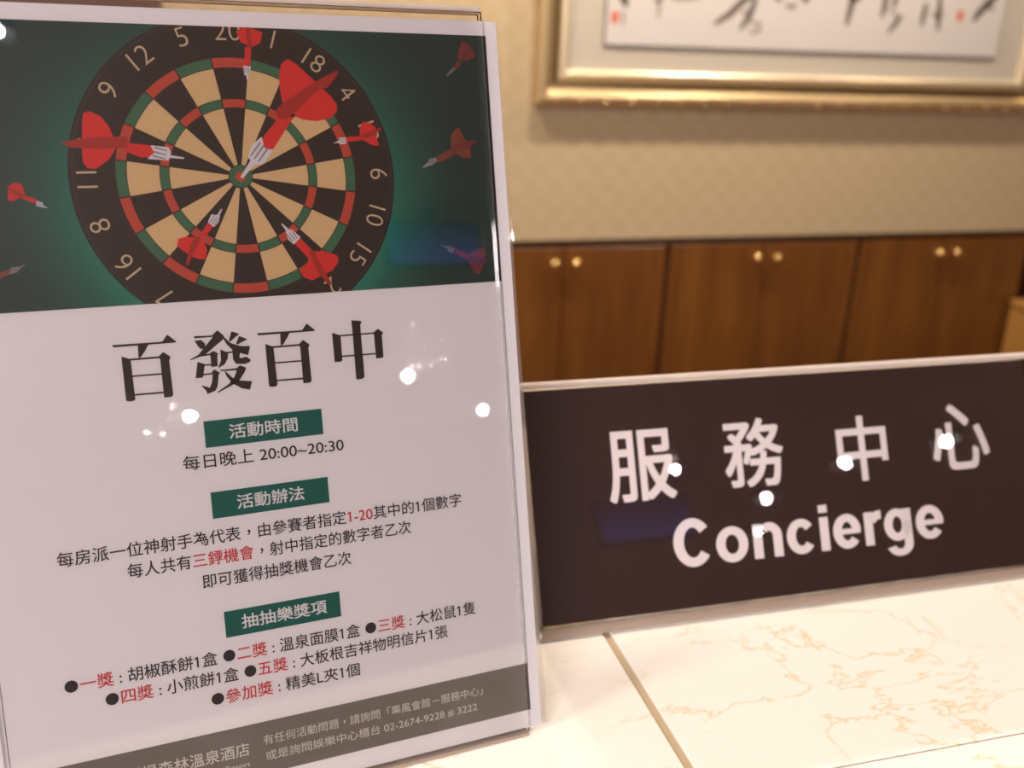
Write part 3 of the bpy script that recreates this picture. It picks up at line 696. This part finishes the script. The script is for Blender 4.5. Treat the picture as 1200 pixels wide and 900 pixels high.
s3 = '●一獎 : 胡椒酥餅1盒 ●二獎 : 溫泉面膜1盒 ●三獎 : 大松鼠1隻'
mk = [(s3.index(c), s3.index(c) + 2) for c in ('一獎', '二獎', '三獎')]
line(s3, 20.6, 181.0, 82.6, 6.0, mk)
s4 = '●四獎 : 小煎餅1盒 ●五獎 : 大板根吉祥物明信片1張'
line(s4, 33.8, 168.0, 74.8, 6.0, [(s4.index(c), s4.index(c) + 2) for c in ('四獎', '五獎')])
s5 = '●參加獎 : 精美L夾1個'
line(s5, 71.0, 129.4, 66.4, 6.0, [(1, 4)])
band = flat('footer_band', [rect(-101.6, 101.6, 31.9 - H_, 53.2 - H_)], I_BAND, poster, 0.12, label='dark grey-brown footer band')
lettering('lettering', '大板根森林溫泉酒店', band, I_FOOT, U(32.0), U(83.2), 43.6 - H_, 5.8, 0.006, 0.2)
lettering('lettering', 'Great Roots Forestry Spa Resort', band, I_FOOT, U(36.0), U(83.0), 37.6 - H_, 3.0, 0.0, 0.2)
lettering('lettering', '有任何活動問題，請詢問「薰風會館－服務中心」', band, I_FOOT, U(88.8), U(181.6), 45.6 - H_, 4.3, 0.0, 0.2)
lettering('lettering', '或是詢問娛樂中心櫃台 02-2674-9228 # 3222', band, I_FOOT, U(89.2), U(178.6), 39.0 - H_, 4.3, 0.0, 0.2)
# clear laminate over the sheet, a little larger than it
bm = bmesh.new()
P4 = [(-106, 1.5), (108.8, 1.2), (108.0, 305.0), (-106, 305.0)]
bm.faces.new([bm.verts.new((x * mm, -0.0006, z * mm)) for x, z in P4])
lam = from_bm('laminate_film', bm, FILM, poster, 'clear wrinkled laminate film')

bm = bmesh.new()
bm.faces.new([bm.verts.new((x * mm, 0.0002, z * mm)) for x, z in [(106.5, 1.9), (109.3, 1.9), (107.2, 304.0), (106.5, 304.0)]])
from_bm('laminate_margin', bm, MARGIN, poster, 'clear greyish film margin beyond the sheet')

# clear acrylic stand holding it
st = empty('acrylic_stand', Mp.copy(), 'clear acrylic slanted stand holding the white dart poster', 'stand')
AX0, AX1, AZ1 = -104.0, 99.4, 309.3
def plate(name, x0, x1, y0, y1, z0, z1, parent, bev=0.3):
    bm = bmesh.new(); add_box(bm, x0 * mm, x1 * mm, y0 * mm, y1 * mm, z0 * mm, z1 * mm)
    ob = from_bm(name, bm, [ACRYL, ACRYL_EDGE], parent)
    for p in ob.data.polygons:
        if abs(p.normal.y) < 0.5: p.material_index = 1
    return ob
plate('front_plate', AX0, AX1, -3.0, -1.0, 0.8, AZ1 - 2.2, st)
plate('back_plate', AX0, AX1, 0.6, 2.4, 0.8, AZ1 - 2.2, st)
def rail(name, x0, x1, z0, z1, y0, y1, parent, r=1.0, m=None):
    bm = bmesh.new(); add_box(bm, x0 * mm, x1 * mm, y0 * mm, y1 * mm, z0 * mm, z1 * mm, bevel=r * mm, seg=3)
    return from_bm(name, bm, m or ACRYL_EDGE, parent, smooth=False)
rail('top_fold', AX0, AX1, AZ1 - 2.2, AZ1, -3.0, 2.4, st, 0.9, FOLD)
rail('bottom_fold', AX0, AX1, -0.7, 0.9, -3.4, 2.4, st, 0.7, FOLD_LOW)
# foot: lies flat on the counter behind the sheet
def foot(parent, x0, x1, depth, lean, th=3.0):
    bm = bmesh.new(); add_box(bm, x0 * mm, x1 * mm, 0, depth * mm, 0, th * mm, bevel=0.4 * mm, seg=2)
    o = from_bm('foot', bm, ACRYL_EDGE, parent)
    o.matrix_local = Matrix.Rotation(R(lean), 4, 'X') @ Matrix.Translation((0, 0.0036, 0.0004))
    return o
foot(st, AX0, AX1, 85, 15.047)

# ------------------------------------------------------------------ the concierge sign
Q = 0.9306
Ms = Matrix.Translation((0.1346, 0.3946, TOP)) @ Matrix.Rotation(R(-25.21), 4, 'X')
SW = 348 * Q
sg = empty('concierge_sign', Ms.copy(), 'dark brown Concierge name card with white bilingual lettering, right of the poster', 'sign')
bm = bmesh.new(); add_box(bm, 0, SW * mm, 0.0, 0.4 * mm, 7.2 * Q * mm, 136.6 * Q * mm); from_bm('card', bm, I_BROWN, sg)
CH = [('服', 45.6, 86.8, 70.2, 110.7), ('務', 118.6, 157.4, 72.0, 112.4), ('中', 193.8, 228.8, 69.3, 109.0), ('心', 261.0, 303.2, 70.5, 111.6)]
for c, a, b, v0, v1 in CH:
    lettering('character', c, sg, I_SIGN, a * Q, b * Q, 0, 40, 0.014, 0.15, fit=(v0 * Q, v1 * Q))
# heavy grotesque lettering of the English word, drawn stroke by stroke (mm before scaling by Q)
BL, XH, CAPH, DESC, ST, TH = 30.2, 20.2, 27.2, -7.9, 6.0, 4.8
def ringp(cx, cy, rx, ry, a0, a1, ts=ST, th=TH, n=36):
    A = [R(a0 + (a1 - a0) * k / n) for k in range(n + 1)]
    return [[(cx + rx * math.cos(A[k]), cy + ry * math.sin(A[k])), (cx + rx * math.cos(A[k + 1]), cy + ry * math.sin(A[k + 1])),
             (cx + (rx - ts) * math.cos(A[k + 1]), cy + (ry - th) * math.sin(A[k + 1])), (cx + (rx - ts) * math.cos(A[k]), cy + (ry - th) * math.sin(A[k]))] for k in range(n)]
def g_bowl(l, r, h, a0, a1, lo=-0.3, hi=0.3, **kw): return ringp((l + r) / 2, (h + hi + lo) / 2, (r - l) / 2, (h + hi - lo) / 2, a0, a1, **kw)
def g_e(l, r): return g_bowl(l, r, XH, 0, 322) + [rect(l + ST - .6, r - .35, XH / 2 - 1.7, XH / 2 + 1.5)]
GL = [g_bowl(81.4, 105.7, CAPH, 36, 324, ts=6.5, th=5.3), g_bowl(107.9, 128.5, XH, 0, 360),
      [rect(131.9, 131.9 + ST, 0, XH - .2), rect(150.9 - ST, 150.9, 0, 12.3)] + ringp(142.6, 12.2, 8.3, 8.3, 0, 135, th=4.9),
      g_bowl(153.9, 173.2, XH, 36, 324), [rect(176.3, 176.3 + ST, 0, XH - .2), rect(176.3, 176.3 + ST, 22.6, CAPH)],
      g_e(185.1, 204.2), [rect(206.8, 206.8 + ST, 0, XH - .2)] + ringp(217.6, 10.6, 9.6, 9.9, 92, 150, th=5.2) + [rect(217.2, 218.9, 15.3, 20.5)],
      g_bowl(220.5, 239.0, XH, 0, 360, lo=0.9) + [rect(239.9 - ST, 239.9, -1.6, XH - .2)] + ringp(230.6, -1.0, 9.3, 7.2, 196, 360, th=4.2), g_e(243.0, 263.0)]
wb = bmesh.new()
for gi, gl in enumerate(GL):
    for qi, pl in enumerate(gl):
        dd = 0.15 + (0.02 if len(gl) - qi <= 2 else 0.0) + 0.004 * (qi % 2)
        wb.faces.new([wb.verts.new(Vector((x * Q, -dd, (BL + y) * Q)) * 0.001) for x, y in pl])
from_bm('word', wb, I_SIGN, sg)
ss = empty('acrylic_sign_holder', Ms.copy(), 'low wide clear acrylic holder around the dark Concierge card', 'sign holder')
X0, X1, Z1 = -3.6 * Q, SW + 3.6 * Q, 141.6 * Q
plate('front_plate', X0, X1, -3.2, -0.9, 6.4 * Q, Z1 - 4.0, ss)
plate('back_plate', X0, X1, 0.9, 3.0, 6.4 * Q, Z1 - 4.0, ss)
rail('top_fold', X0, X1, Z1 - 4.0, Z1, -3.2, 3.0, ss, 1.4, FOLD)
rail('bottom_fold', X0, X1, 0.2, 6.4 * Q, -3.2, 3.0, ss, 1.4, FOLD_LOW)
rail('side_edge', X0, -0.2, 6.4 * Q, Z1 - 4.0, -0.9, 0.9, ss, 0.3, SIDE)
rail('side_edge', SW + 0.2, X1, 6.4 * Q, Z1 - 4.0, -0.9, 0.9, ss, 0.3, SIDE)
foot(ss, X0, X1, 80, 25.21)

# ------------------------------------------------------------------ lamps
for i, (x, y, r, wts, col) in enumerate(LAMPS):
    place = 'washing the back wall' if y > 2 else ('above the marble counter' if y > 0 else 'in the lobby behind the viewer')
    t = empty('downlight', Matrix.Translation((x, y, CEIL)), 'small round recessed ceiling downlight ' + place, 'ceiling light', 'ceiling downlights ' + place)
    bm = bmesh.new(); add_lathe(bm, [(r + 0.012, -0.001), (r + 0.016, -0.004), (r + 0.004, -0.008), (r + 0.002, -0.002)], 28, 'z')
    from_bm('rim', bm, WHITE_METAL, t, smooth=True)
    if y < 0:                              # small bare bulbs; dark baffle added to keep their light off the ceiling
        bm = bmesh.new(); add_lathe(bm, [(0.02, -0.001), (r * 3.5, -0.002), (r * 3.5 + 0.01, -0.035), (r * 3.5 + 0.004, -0.035), (r * 3.5 - 0.004, -0.006), (0.02, -0.005)], 28, 'z'); from_bm('baffle', bm, BAFFLE, t, smooth=True)
        L = bpy.data.lights.new('lamp', 'POINT'); L.shadow_soft_size = r; L.energy = wts; L.color = col; dz = -(r + 0.012)
    else:
        L = bpy.data.lights.new('lamp', 'AREA'); L.shape = 'DISK'; L.size = 2 * r; L.energy = wts; L.color = col; dz = -0.010
    lo = bpy.data.objects.new('lamp', L); COL.objects.link(lo); lo.parent = t; lo.location = (0, 0, dz)
def pendant(x, y, z, r, wts, col):
    t = empty('stand_in_lamp', Matrix.Translation((x, y, CEIL)), 'small bare bulb on an added cord, standing in for a ceiling downlight', 'pendant lamp')
    bm = bmesh.new(); add_lathe(bm, [(0.0015, 0.0), (0.0015, z + 0.035 - CEIL)], 8, 'z'); from_bm('cord', bm, WOOD_DARK, t)
    bm = bmesh.new(); add_lathe(bm, [(0.010, z + 0.045 - CEIL), (0.012, z + 0.04 - CEIL), (0.012, z + 0.026 - CEIL), (0.006, z + 0.024 - CEIL)], 16, 'z'); from_bm('socket', bm, WHITE_METAL, t)
    L = bpy.data.lights.new('lamp', 'POINT'); L.shadow_soft_size = r; L.energy = wts; L.color = col
    lo = bpy.data.objects.new('lamp', L); COL.objects.link(lo); lo.parent = t; lo.location = (0, 0, z - CEIL)
for p in STAND_IN_BULBS: pendant(*p)
for x, y, sx_, sy_, wts, col in ADDED_PANELS:
    t = empty('added_light_panel', Matrix.Translation((x, y, CEIL)), 'unseen square light panel added behind the viewer', 'ceiling light', 'light panels added behind the viewer')
    box('rim', (-sx_ / 2 - 0.02, sx_ / 2 + 0.02, -sy_ / 2 - 0.02, sy_ / 2 + 0.02, -0.012, -0.0005), WHITE_METAL, t)
    L = bpy.data.lights.new('lamp', 'AREA'); L.shape = 'RECTANGLE'; L.size = sx_; L.size_y = sy_; L.energy = wts; L.color = col
    lo = bpy.data.objects.new('lamp', L); COL.objects.link(lo); lo.parent = t; lo.location = (0, 0, -0.016)

# dim blue screen added behind the viewer for the blue reflection
t = empty('reflection_screen', Matrix.Translation((1.70, -3.05, CEIL - 0.16)), 'unseen dark flat screen added behind the viewer for its faint blue reflection', 'screen')
box('case', (-0.24, 0.24, -0.03, 0.0, -0.12, 0.10), WOOD_DARK, t, bevel=0.005)
dm = emit('blue_reflection_source', (0.16, 0.22, 1.0), 0.7); k = N(dm)
tc = k.new('ShaderNodeTexCoord'); sx = k.new('ShaderNodeSeparateXYZ'); k.link(tc.outputs['Object'], sx.inputs[0])
k.link(k.ramp(k.math('MULTIPLY_ADD', sx.outputs[2], 5.0, 0.55), [(0.0, (0.10, 0.14, 0.60)), (0.5, (0.06, 0.07, 0.30)), (1.0, (0.01, 0.01, 0.04))]), k.b.inputs['Emission Color'])
box('display', (-0.22, 0.22, 0.0005, 0.002, -0.10, 0.08), dm, t)
box('bracket', (-0.03, 0.03, -0.03, -0.01, 0.10, 0.16), WOOD_DARK, t)
